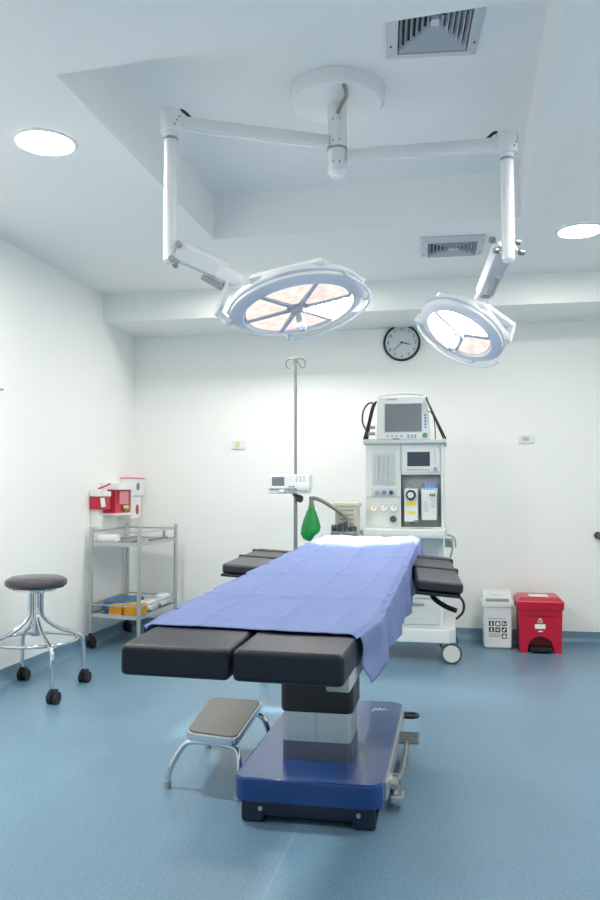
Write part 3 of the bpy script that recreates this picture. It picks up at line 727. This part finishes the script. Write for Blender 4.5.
# ------------------------------------------------------------------ drip stand with infusion pump
ix, iy = -1.025, 5.15
t = thing('drip_stand', 'tall thin steel drip stand with two wire hooks behind the table', 'drip stand', (ix, iy, 0))
b = MB(); b.cyl((ix, iy, .08), (ix, iy, 1.2), .0125, seg=14); b.cyl((ix, iy, 1.2), (ix, iy, 2.065), .009, seg=14); b.build('pole', M['dull_steel'], t)
for k in (-1, 1):
    b = MB(); b.tube([(ix, iy, 2.062), (ix+k*.03, iy, 2.068), (ix+k*.062, iy, 2.055), (ix+k*.066, iy, 2.015), (ix+k*.045, iy, 1.998), (ix+k*.028, iy, 2.02), (ix+k*.008, iy, 2.055)], .004, 8, 2); b.build('hook', M['dull_steel'], t)
b = MB(); b.cyl((ix, iy, .07), (ix, iy, .11), .03, seg=16); b.build('base_hub', M['dull_steel'], t)
for i in range(5):
    a = 2*PI*i/5+.3; c, s_ = math.cos(a), math.sin(a)
    b = MB(); b.tube([(ix+.02*c, iy+.02*s_, .09), (ix+.15*c, iy+.15*s_, .085), (ix+.26*c, iy+.26*s_, .07)], .011, 10, 1); lg = b.build('leg', M['dull_steel'], t)
    b = MB(); b.cyl((ix+.26*c-.01*s_, iy+.26*s_+.01*c, .026), (ix+.26*c+.01*s_, iy+.26*s_-.01*c, .026), .026, seg=18); b.cyl((ix+.26*c, iy+.26*s_, .03), (ix+.26*c, iy+.26*s_, .075), .008, seg=10); b.build('caster', M['rubber'], t)
t = thing('infusion_pump', 'white infusion pump with grey screen clamped to the drip stand', 'infusion pump', (-1.06, 5.08, 1.16))
y = 5.02; PM = T(-1.045, 0, .012) @ Matrix.Diagonal((.91, 1, 1, 1)) @ T(1.045, 0, 0)
b = MB(PM); b.box(-1.185, -.895, y, y+.12, 1.19, 1.287, .012); b.box(-1.2, -.905, y+.01, y+.12, 1.165, 1.195, .01); b.box(-.985, -.895, y-.012, y+.02, 1.185, 1.235, .008); hb = b.build('housing', M['white_plastic'], t)
b = MB(PM); b.box(-1.165, -1.075, y-.004, y+.004, 1.215, 1.272, .003); b.build('screen', M['screen'], t)
b = MB(PM); b.cyl((-1.105, y-.01, 1.18), (-1.07, y-.01, 1.18), .012, seg=12); b.build('syringe_clamp', M['white_plastic'], t)
b = MB(PM); b.box(-1.19, -.91, y-.012, y+.008, 1.196, 1.204, .002); b.build('syringe_ledge', M['machine_grey'], t)
for r in range(3):
    for c in range(3):
        b = MB(PM); b.cyl((-.985+c*.026, y+.001, 1.245+r*.014), (-.985+c*.026, y-.003, 1.245+r*.014), .0045, seg=8); b.build('button', M['grey_plastic'], t)
b = MB(PM); b.box(-1.045, -1.0, y-.006, y+.004, 1.175, 1.215, .004); b.build('latch', M['grey_plastic'], t)
b = MB(PM); b.box(-1.04, -1.01, y+.1, y+.15, 1.15, 1.2, .004); b.cyl((-1.03, y+.125, 1.15), (-.99, y+.10, 1.135), .008, seg=10); b.cyl((-.998, y+.1, 1.135), (-.975, y+.08, 1.13), .024, seg=18); b.build('pole_clamp', M['dark_grey'], t)

# ------------------------------------------------------------------ anesthesia machine
AX, AY = -.35, 5.7
an = thing('anesthesia_machine', 'white anesthesia machine on castors against the back wall', 'anesthesia machine', (AX, 5.95, 0))
AF = T(AX, AY, 0)
def ap(name, m, parent, *boxes, bev=.004):
    b = MB(AF)
    for q in boxes: b.box(*q, bev)
    return b.build(name, m, parent)
# base and drawers
b = MB(AF); b.prism([(-.30, .0), (.30, -.03), (.345, .02), (.345, .55), (-.345, .55), (-.345, .02)], .14, .235, .012); bs = b.build('base', M['machine'], an)
for x, yy in ((.315, .03), (-.315, .03), (.29, .5), (-.29, .5)):
    b = MB(AF); b.cyl((x, yy, .14), (x, yy, .10), .02, seg=14); b.box(x-.022, x+.022, yy-.02, yy+.06, .07, .145, .01); cs = b.build('caster', M['machine_grey'], an)
    b = MB(AF); b.cyl((x, yy-.045, .072), (x, yy-.015, .072), .072, seg=32); wl = b.build('tire', M['dark_grey'], cs)
    b = MB(AF); b.cyl((x, yy-.049, .072), (x, yy-.011, .072), .058, seg=32); b.build('wheel_hub', M['wheel_hub'], cs)
cab = ap('lower_cabinet', M['machine'], an, (-.26, .262, .03, .5, .235, .875), bev=.008)
for z0, z1 in ((.262, .43), (.445, .60), (.615, .77)):
    d = ap('drawer', M['machine_grey'], an, (-.245, .235, .012, .04, z0, z1), bev=.006)
    ap('drawer_handle', M['grey_plastic'], d, (-.02, .13, -.002, .014, z1-.035, z1-.018), bev=.004)
# worktop ledge
b = MB(AF); b.rbox(-.285, .288, -.19, .48, .872, .93, .03, .008); lg = b.build('worktop', M['machine'], an)
ap('worktop_edge', M['machine_grey'], lg, (-.27, .27, -.193, -.185, .885, .893), bev=0)
# upper cabinet: built around the vaporizer niche
up_ = ap('upper_cabinet', M['machine'], an, (-.275, -.025, 0, .44, .93, 1.53), (-.025, .275, 0, .44, 1.308, 1.53), (-.025, .252, .07, .44, .93, 1.308), (.252, .275, 0, .44, .93, 1.308), (-.025, .252, .0, .07, .93, .942), bev=.002)
ap('niche_lining', M['niche'], an, (-.022, .25, .06, .072, .944, 1.305), bev=0)
ap('shelf_top', M['machine_grey'], an, (-.292, .294, -.03, .46, 1.527, 1.5545), bev=.006)
for q in ((-.0275, -.024, -.003, .01, 1.31, 1.53), (-.272, -.028, -.003, .01, 1.148, 1.152), (.25, .253, -.003, .01, 1.31, 1.525)): ap('panel_seam', M['niche'], up_, q, bev=0)
fl = ap('flowmeter_panel', M['machine_grey'], an, (-.225, -.064, -.008, .01, 1.238, 1.468), bev=.004)
ap('flowmeter_window', M['machine_grey'], fl, (-.215, -.074, -.0095, 0, 1.248, 1.458), bev=.002)
for i in range(4):
    b = MB(AF); x = -.192+i*.032; b.cyl((x, -.012, 1.262), (x, -.012, 1.445), .009, seg=12); b.build('flow_tube', M['machine_grey'], fl)
kp = ap('knob_panel', M['machine_grey'], an, (-.235, -.055, -.007, .01, 1.157, 1.215), bev=.004)
for x, m in ((-.193, 'grey_plastic'), (-.144, 'label_blue'), (-.094, 'dark_grey')):
    b = MB(AF); b.cyl((x, -.007, 1.183), (x, -.03, 1.183), .016, .013, seg=18); b.build('flow_knob', M[m], kp)
for x, m in ((-.218, 'label_orange'), (-.147, 'label_blue'), (-.078, 'label_green')):
    b = MB(AF); b.cyl((x, 0, 1.073), (x, -.012, 1.073), .03, seg=28); g = b.build('gauge', M['paper'], an)
    b = MB(AF @ T(x, -.012, 1.073) @ FRONT); b.lathe([(.0255, 0), (.029, 0), (.029, .002), (.0255, .002)], 28, ring=True); b.build('gauge_ring', M[m], g)
    b = MB(AF); b.bar((x, -.0135, 1.073), (x+.012, -.0135, 1.09), .003, .002, (0, 1, 0)); b.build('gauge_needle', M['ink'], g)
b = MB(AF); b.cyl((-.082, 0, .995), (-.082, -.035, .995), .024, .02, seg=20); b.build('main_switch', M['dark_grey'], an)
vp = ap('ventilator_panel', M['machine'], an, (-.015, .243, -.008, .01, 1.325, 1.515), bev=.005)
ap('ventilator_screen', M['screen_dark'], vp, (.02, .178, -.0105, 0, 1.367, 1.468), bev=.002)
for i in range(9): ap('panel_key', M['grey_plastic'], vp, (.02+i*.0175, .031+i*.0175, -.0105, 0, 1.337, 1.346), bev=0)
for i in range(5): ap('panel_key', M['machine_grey'], vp, (.205, .222, -.0105, 0, 1.39+i*.02, 1.402+i*.02), bev=0)
b = MB(AF); b.cyl((.215, -.008, 1.346), (.215, -.026, 1.346), .014, seg=18); b.build('control_knob', M['grey_plastic'], vp)
# vaporizers
AG = AF; AF = T(AX, AY-.09, 0)
v1 = ap('vaporizer', M['machine'], an, (.0, .095, .03, .15, .978, 1.21), bev=.012)
b = MB(AF); b.cyl((.047, .03, 1.165), (.047, -.006, 1.165), .036, .033, seg=28); b.build('dial', M['black'], v1)
b = MB(AF); b.cyl((.047, -.006, 1.165), (.047, -.009, 1.165), .022, seg=24); b.build('dial_cap', M['machine'], v1)
ap('yellow_label', M['yellow'], v1, (.014, .08, .026, .034, 1.095, 1.118), (.02, .075, .026, .034, 1.035, 1.055), bev=.001)
b = MB(AF); b.cyl((.03, .08, 1.21), (.065, .08, 1.225), .014, seg=12); b.cyl((.06, .05, .985), (.09, .02, .98), .01, seg=10); b.build('lock_lever', M['dull_steel'], v1)
v2 = ap('vaporizer', M['machine'], an, (.118, .225, .03, .15, .99, 1.20), bev=.012)
b = MB(AF); b.cyl((.172, .09, 1.2), (.172, .09, 1.25), .052, .046, seg=28); b.build('dial', M['vapor_blue'], v2)
b = MB(AF)
for i in range(9):
    a = PI+PI*i/8; b.box(-.004, .004, -.004, .004, 1.18, 1.215, .001, 1, T(.172+.053*math.cos(a), .09+.053*math.sin(a), 0))
b.build('dial_grip', M['machine'], v2)
ap('fill_window', M['machine_grey'], v2, (.135, .17, .026, .034, 1.05, 1.13), (.185, .21, .026, .034, 1.08, 1.14), bev=.002)
ap('side_latch', M['dull_steel'], v2, (.175, .215, .018, .032, 1.16, 1.175), (.228, .236, .05, .1, 1.1, 1.17), bev=.002)
AF = AG
# right hand bracket with a hanging loop
b = MB(AF); b.box(.275, .33, .0, .06, .80, .86, .006); b.tube([(.30, -.01, .86), (.33, -.02, .83), (.325, -.02, .77), (.30, -.01, .70)], .006, 8, 2); b.tube([(.28, .02, .89), (.345, .0, .875), (.35, .0, .80)], .006, 8, 2); b.box(.285, .335, -.005, .01, .835, .85, .003)
b.build('side_bracket', M['grey_plastic'], an)
# breathing system on the left of the worktop
AG = AF; AF = T(AX-.03, AY, 0)
b = MB(AF); b.box(-.435, -.265, -.26, -.03, .89, .925, .006); b.build('breathing_shelf', M['machine_grey'], an)
ab = ap('absorber', M['beige'], an, (-.43, -.275, -.25, -.08, .925, 1.09), (-.44, -.265, -.26, -.07, 1.085, 1.115), bev=.008)
for i in range(4): ap('absorber_slot', M['grey_plastic'], ab, (-.40, -.30, -.2535, -.248, .965+i*.03, .978+i*.03), bev=.001)
b = MB(AF); b.cyl((-.345, -.3, .925), (-.345, -.3, .985), .02, .016, seg=16); b.cyl((-.30, -.29, .92), (-.30, -.29, .955), .024, seg=16); b.cyl((-.445, -.3, .945), (-.415, -.3, .945), .022, seg=16); b.cyl((-.39, -.3, .92), (-.39, -.3, .97), .016, seg=16)
b.build('valve', M['dark_grey'], ab)
b = MB(AF); b.box(-.45, -.28, -.32, -.24, .885, .922, .008); b.build('valve_block', M['dull_steel'], ab)
AF = AG
b = MB(AF); b.tube([(-.355, -.3, .95), (-.365, -.3, 1.0), (-.385, -.31, 1.03), (-.50, -.35, 1.11), (-.56, -.37, 1.142), (-.60, -.38, 1.146)], .013, 12, 2); b.cyl((-.60, -.38, 1.156), (-.60, -.38, 1.10), .016, seg=16); b.cyl((-.60, -.38, 1.10), (-.60, -.38, 1.078), .019, seg=16)
b.build('bag_arm', M['hose'], an)
# breathing bag
bx, by = AX-.60, AY-.38
b = MB(); prof = [(.0195, 1.10), (.021, 1.09), (.022, 1.075), (.034, 1.05), (.054, 1.0), (.067, .95), (.064, .915), (.046, .888), (.016, .876), (0, .875)]
bmx = bmesh.new()
b.xf = T(bx, by, 0) @ Matrix.Diagonal((1, .75, 1, 1)); b.lathe(prof, 40)
for v in b.v:
    d = (1.07-v.z)/.2
    if d > 0:
        v.x += .012*noise.noise(V((v.x*16, v.y*16, v.z*14)))*min(1, d*2); v.y += .012*noise.noise(V((v.x*14+9, v.y*16, v.z*12)))*min(1, d*2)
        v.x -= .03*max(0, d-.5); v.z -= .05*max(0, d-.6)*(1 if v.x < bx else -.6)
o = b.build('breathing_bag', M['green'], loc=(bx, by, 1.04), ang=60); o['label'] = 'green rubber breathing bag hanging from the anesthesia machine arm'; o['category'] = 'breathing bag'

# patient monitor on top of the machine
mo = thing('patient_monitor', 'white patient monitor with blank grey screen on top of the anesthesia machine', 'monitor', (-.365, 5.78, 1.552))
b = MB(); F = [(-.55, 1.556), (-.165, 1.556), (-.19, 1.868), (-.54, 1.868)]
vs = [(x, 5.70+(z-1.556)*.08, z) for x, z in F]+[(x*.9-.036, 5.93, z if z < 1.6 else z-.03) for x, z in F]
bmx = bmesh.new(); bv = [bmx.verts.new(p) for p in vs]
for f in ((0, 1, 2, 3), (7, 6, 5, 4), (1, 0, 4, 5), (2, 1, 5, 6), (3, 2, 6, 7), (0, 3, 7, 4)): bmx.faces.new([bv[i] for i in f])
bmesh.ops.recalc_face_normals(bmx, faces=bmx.faces); bmesh.ops.bevel(bmx, geom=bmx.edges[:], offset=.01, segments=3, profile=.5, affect='EDGES'); b.bm(bmx); b.build('housing', M['machine'], mo)
MF = T(0, 5.70, 1.556) @ Matrix(((1, 0, 0, 0), (0, 1, .08, 0), (0, 0, 1, 0), (0, 0, 0, 1)))
def mp(name, m, *boxes, bev=.002, parent=None):
    b = MB(MF)
    for q in boxes: b.box(*q, bev)
    return b.build(name, m, parent or mo)
sr = mp('screen', M['screen'], (-.488, -.228, -.004, .006, .056, .258), bev=.003)
mp('screen_bezel', M['machine_grey'], (-.496, -.22, -.002, .006, .049, .266), bev=.003)
for i in range(4): mp('soft_key', M['grey_plastic'], (-.475+i*.032, -.46+i*.032, -.004, .005, .018, .03))
for i in range(6): mp('soft_key', M['label_blue'], (-.33+(i % 3)*.024, -.314+(i % 3)*.024, -.004, .005, .012+(i//3)*.014, .021+(i//3)*.014))
for i in range(5): mp('side_key', M['label_blue'], (-.21, -.195, -.004, .005, .08+i*.022, .092+i*.022))
b = MB(MF); b.cyl((-.205, -.002, .03), (-.205, -.02, .03), .018, .016, seg=20); b.build('green_knob', M['label_green'], mo)
mp('printed_mark', M['ink_grey'], (-.47, -.462, -.0035, .004, .287, .296), (-.455, -.40, -.0035, .004, .289, .294), bev=0)
mp('slot', M['dark_grey'], (-.43, -.385, -.004, .004, .003, .009), bev=0)
b = MB(); b.tube([(-.548, 5.76, 1.868), (-.52, 5.755, 1.882), (-.37, 5.75, 1.893), (-.23, 5.755, 1.882), (-.2, 5.76, 1.868)], .008, 10, 2); b.build('carry_handle', M['machine'], mo)
for z in (1.60, 1.645): 
    b = MB(); b.cyl((-.555, 5.69, z), (-.60, 5.685, z), .012, seg=12); b.cyl((-.60, 5.685, z), (-.62, 5.68, z), .016, seg=12); b.build('cable_plug', M['grey_plastic'], mo)
def cable(name, pts, r, m, label):
    b = MB()
    for p in pts: b.tube(p, r, 8, 3)
    o = b.build(name, m, loc=pts[0][0]); o['label'] = label; o['category'] = 'cable'; return o
cable('monitor_cable', [[(-.545, 5.70, 1.83), (-.56, 5.69, 1.81), (-.59, 5.675, 1.68), (-.622, 5.67, 1.559)], [(-.55, 5.70, 1.825), (-.575, 5.685, 1.80), (-.60, 5.668, 1.67), (-.634, 5.68, 1.559)], [(-.555, 5.71, 1.82), (-.57, 5.70, 1.78), (-.59, 5.69, 1.70), (-.612, 5.69, 1.559)]], .008, M['black'], 'bundle of thick black leads hanging down the left side of the monitor')
cable('monitor_cable', [[(-.56, 5.72, 1.815), (-.60, 5.72, 1.83), (-.645, 5.71, 1.77), (-.65, 5.70, 1.68), (-.62, 5.69, 1.625), (-.602, 5.69, 1.615)]], .006, M['rubber'], 'single black lead looping out left of the monitor to its side plug')
cable('monitor_cable', [[(-.195, 5.70, 1.855), (-.175, 5.69, 1.80), (-.12, 5.68, 1.66), (-.075, 5.675, 1.557)], [(-.192, 5.71, 1.84), (-.165, 5.70, 1.78), (-.10, 5.69, 1.64), (-.06, 5.685, 1.557)]], .006, M['black'], 'pair of black leads hanging down the right side of the monitor')
cable('monitor_cable', [[(-.185, 5.73, 1.76), (-.15, 5.71, 1.74), (-.135, 5.70, 1.66), (-.133, 5.70, 1.557)]], .004, M['dark_grey'], 'thin grey lead hanging straight down inside the black pair')
b = MB(); b.box(-.61, -.555, 5.675, 5.72, 1.553, 1.562, .002); o = b.build('note_pad', M['yellow'], loc=(-.58, 5.69, 1.553)); o['label'] = 'small yellow note pad on the machine top beside the monitor foot'; o['category'] = 'note pad'

# ------------------------------------------------------------------ bins
WX, WY = .306, 6.3
t = thing('waste_bin', 'white plastic waste bin with black icons beside the red pedal bin', 'bin', (WX, WY+.12, 0))
def taper(b, x0, x1, y0, y1, z0, z1, g, r, bev):
    pts = rrect(-1, 1, -1, 1, r, 5); vs = []; n = len(pts)
    cx_, cy_, hx, hy = (x0+x1)/2, (y0+y1)/2, (x1-x0)/2, (y1-y0)/2
    for z, k, d in ((z0, 0, bev), (z0+bev, 0, 0), (z1, 1, 0)):
        for p in pts: vs.append((cx_+p[0]*(hx-d+g*k), cy_+p[1]*(hy-d+g*k), z))
    fs = [(q*n+i, q*n+(i+1) % n, q*n+n+(i+1) % n, q*n+n+i) for q in range(2) for i in range(n)]+[tuple(range(n)), tuple(range(2*n, 3*n))]
    b.add(vs, fs)
b = MB(); taper(b, WX-.102, WX+.102, WY, WY+.22, .002, .318, .010, .14, .012); body = b.build('body', M['white_plastic'], t)
b = MB(); b.rbox(WX-.124, WX+.124, WY-.02, WY+.245, .315, .352, .02, .006); b.build('rim', M['white_plastic'], t)
b = MB(); vs = [(WX+sx*.103, y, z) for y, z in ((WY-.005, .352), (WY+.02, .368), (WY+.11, .425), (WY+.2, .425), (WY+.235, .352)) for sx in (-1, 1)]
b.add(vs, [(0, 1, 3, 2), (2, 3, 5, 4), (4, 5, 7, 6), (6, 7, 9, 8), (8, 9, 1, 0), (0, 2, 4, 6, 8), (1, 3, 5, 7, 9)]); lid = b.build('lid', M['white_plastic'], t, ang=20)
b = MB(); b.box(WX-.085, WX+.085, WY-.008, WY+.02, .358, .378, .006); b.build('lid_grip', M['niche'], lid)
b = MB(); b.bar((WX-.05, WY+.062, .398), (WX+.04, WY+.062, .398), .006, .003); b.build('lid_mark', M['machine_grey'], lid)
def icon(i, j, kind):
    cx_, cz_ = WX-.046+.047*i, .192-.047*j; y = WY-.0065+.003*j*.3
    b = MB(T(cx_, y, cz_)); b.box(-.019, .019, -.001, .004, -.019, .019, .002); ic = b.build('icon', M['ink'], body)
    b = MB(T(cx_, y-.0015, cz_)); 
    if kind == 0: b.box(-.006, .006, 0, .001, -.014, .004); b.cyl((0, 0, .010), (0, .001, .010), .005, seg=12)
    elif kind == 1: b.box(-.012, .012, 0, .001, -.012, .006); b.box(-.008, .008, 0, .001, .008, .013)
    elif kind == 2: b.box(-.012, -.004, 0, .001, -.012, .012); b.box(.003, .011, 0, .001, -.012, .006)
    elif kind == 3:
        for a in range(3): b.bar(V((.010*math.cos(2.09*a+.5), 0, .010*math.sin(2.09*a+.5))), V((.010*math.cos(2.09*a+2.2), 0, .010*math.sin(2.09*a+2.2))), .006, .001, (0, 1, 0))
    else: b.box(-.011, .004, 0, .001, -.011, .004); b.cyl((.006, 0, .008), (.006, .001, .008), .006, seg=12)
    b.build('icon_figure', M['paper'], body, smooth=False)
icon(0, 0, 0); icon(1, 0, 1); icon(2, 0, 2); icon(0, 1, 0); icon(1, 1, 3); icon(2, 1, 4); icon(2, 2, 1)
b = MB(T(WX, WY-.0045, 0))
for k in range(3): b.box(-.066, .02, 0, .003, .112-.010*k, .115-.010*k)
b.build('printed_lines', M['ink_grey'], body, smooth=False)
b = MB(T(WX, WY-.008, 0)); b.box(-.07, .06, 0, .003, .226, .230); b.build('printed_heading', M['ink_grey'], body, smooth=False)

PX, PY = .608, 6.2
t = thing('pedal_bin', 'red plastic pedal bin with white labels against the back wall', 'bin', (PX, PY+.15, 0))
n = 14; prof = [(-.145, 0), (-.098, 0)]
prof = [(-.148, 0), (-.095, 0), (-.093, .03)]
for i in range(n+1): a = PI-PI*i/n; prof.append((.09*math.cos(a), .04+.082*math.sin(a)))
prof += [(.093, .03), (.095, 0), (.148, 0), (.158, .33), (-.158, .33)]
b = MB(T(PX, PY, 0) @ FRONT); b.prism(prof, -.08, 0); b.build('front_shell', M['red'], t, ang=30)
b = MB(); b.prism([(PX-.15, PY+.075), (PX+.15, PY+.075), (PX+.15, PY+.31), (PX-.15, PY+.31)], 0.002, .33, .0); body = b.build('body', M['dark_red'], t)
b = MB(); vs = []
for z, w, yb, yf in ((.318, .166, .325, -.012), (.372, .170, .33, -.016), (.382, .165, .325, -.010), (.404, .135, .30, .04)):
    vs += [(PX-w, PY+yf, z), (PX+w, PY+yf, z), (PX+w, PY+yb, z), (PX-w, PY+yb, z)]
b.add(vs, [(q*4+i, q*4+(i+1) % 4, q*4+4+(i+1) % 4, q*4+4+i) for q in range(3) for i in range(4)]+[(0, 1, 2, 3), (12, 13, 14, 15)])
ld = b.build('lid', M['red'], t, ang=15)
b = MB(); b.box(PX-.07, PX+.07, PY+.07, PY+.2, .403, .4065, .001); b.build('lid_label', M['paper'], ld)
b = MB(); b.box(PX-.078, PX+.078, PY-.03, PY+.09, .012, .045, .006); b.build('pedal', M['black'], t)
b = MB(); b.box(PX-.04, PX+.035, PY-.0055, PY-.003, .178, .212, .0005); b.build('front_label', M['paper'], t)
b = MB(T(PX-.002, PY-.005, .236))
for a in (90, 210, 330):
    c, s_ = math.cos(math.radians(a)), math.sin(math.radians(a))
    b.add(*(lambda q: (q.v, q.f))(MB(T(.009*c, 0, .009*s_) @ FRONT).lathe([(.006, 0), (.010, 0), (.010, .0015), (.006, .0015)], 16, ring=True)))
b.build('hazard_mark', M['paper'], t)
b = MB(); b.box(PX-.016, PX+.014, PY-.0055, PY-.003, .155, .164); b.build('printed_word', M['paper'], t, smooth=False)
b = MB(); b.tube([(PX-.12, PY-.004, .285), (PX-.06, PY-.006, .292), (PX+.0, PY-.005, .285), (PX+.05, PY-.006, .272), (PX+.11, PY-.004, .275)], .004, 6, 2); b.tube([(PX-.13, PY-.004, .27), (PX-.07, PY-.005, .275), (PX+.02, PY-.005, .272)], .003, 6, 2); b.build('liner_edge', M['red'], t)

# ------------------------------------------------------------------ lights
def spot(name, p, target, energy, size, blend, rad, colr=(1, .97, .95)):
    l = bpy.data.lights.new(name, 'SPOT'); l.energy = energy; l.spot_size = math.radians(size); l.spot_blend = blend; l.shadow_soft_size = rad; l.color = colr
    o = bpy.data.objects.new(name, l); col.objects.link(o); o.location = p
    o.rotation_euler = (V(target)-V(p)).to_track_quat('-Z', 'Y').to_euler()
spot('surgical_beam', CR+V(NR)*.04, (-.43, 3.93, .94), 420, 24, .55, .10)
spot('surgical_beam', CL+V(NL)*.04, (-.43, 3.93, .94), 60, 30, .8, .12)

w = bpy.data.worlds.new('world'); sc.world = w; w.use_nodes = True
w.node_tree.nodes['Background'].inputs[0].default_value = (.8, .88, 1, 1); w.node_tree.nodes['Background'].inputs[1].default_value = 0.0

# ------------------------------------------------------------------ camera and look
cam = bpy.data.cameras.new('camera'); co = bpy.data.objects.new('camera', cam); col.objects.link(co)
cam.sensor_fit = 'VERTICAL'; cam.sensor_height = 36; cam.lens = 802/900*36; cam.clip_start = .05
co.location = (0, 0, 1.2)
yaw = math.atan(155/802); pit = math.atan(40/802)
co.rotation_euler = (PI/2+pit, 0, yaw)
sc.camera = co
vs_ = sc.view_settings; sc.display_settings.display_device = 'sRGB'
vs_.view_transform = 'Standard'; vs_.look = 'None'; vs_.gamma = 1; vs_.use_curve_mapping = False; vs_.exposure = 1.02
sc.cycles.max_bounces = 10; sc.cycles.diffuse_bounces = 6; sc.cycles.sample_clamp_indirect = 4
sc.cycles.use_denoising = True
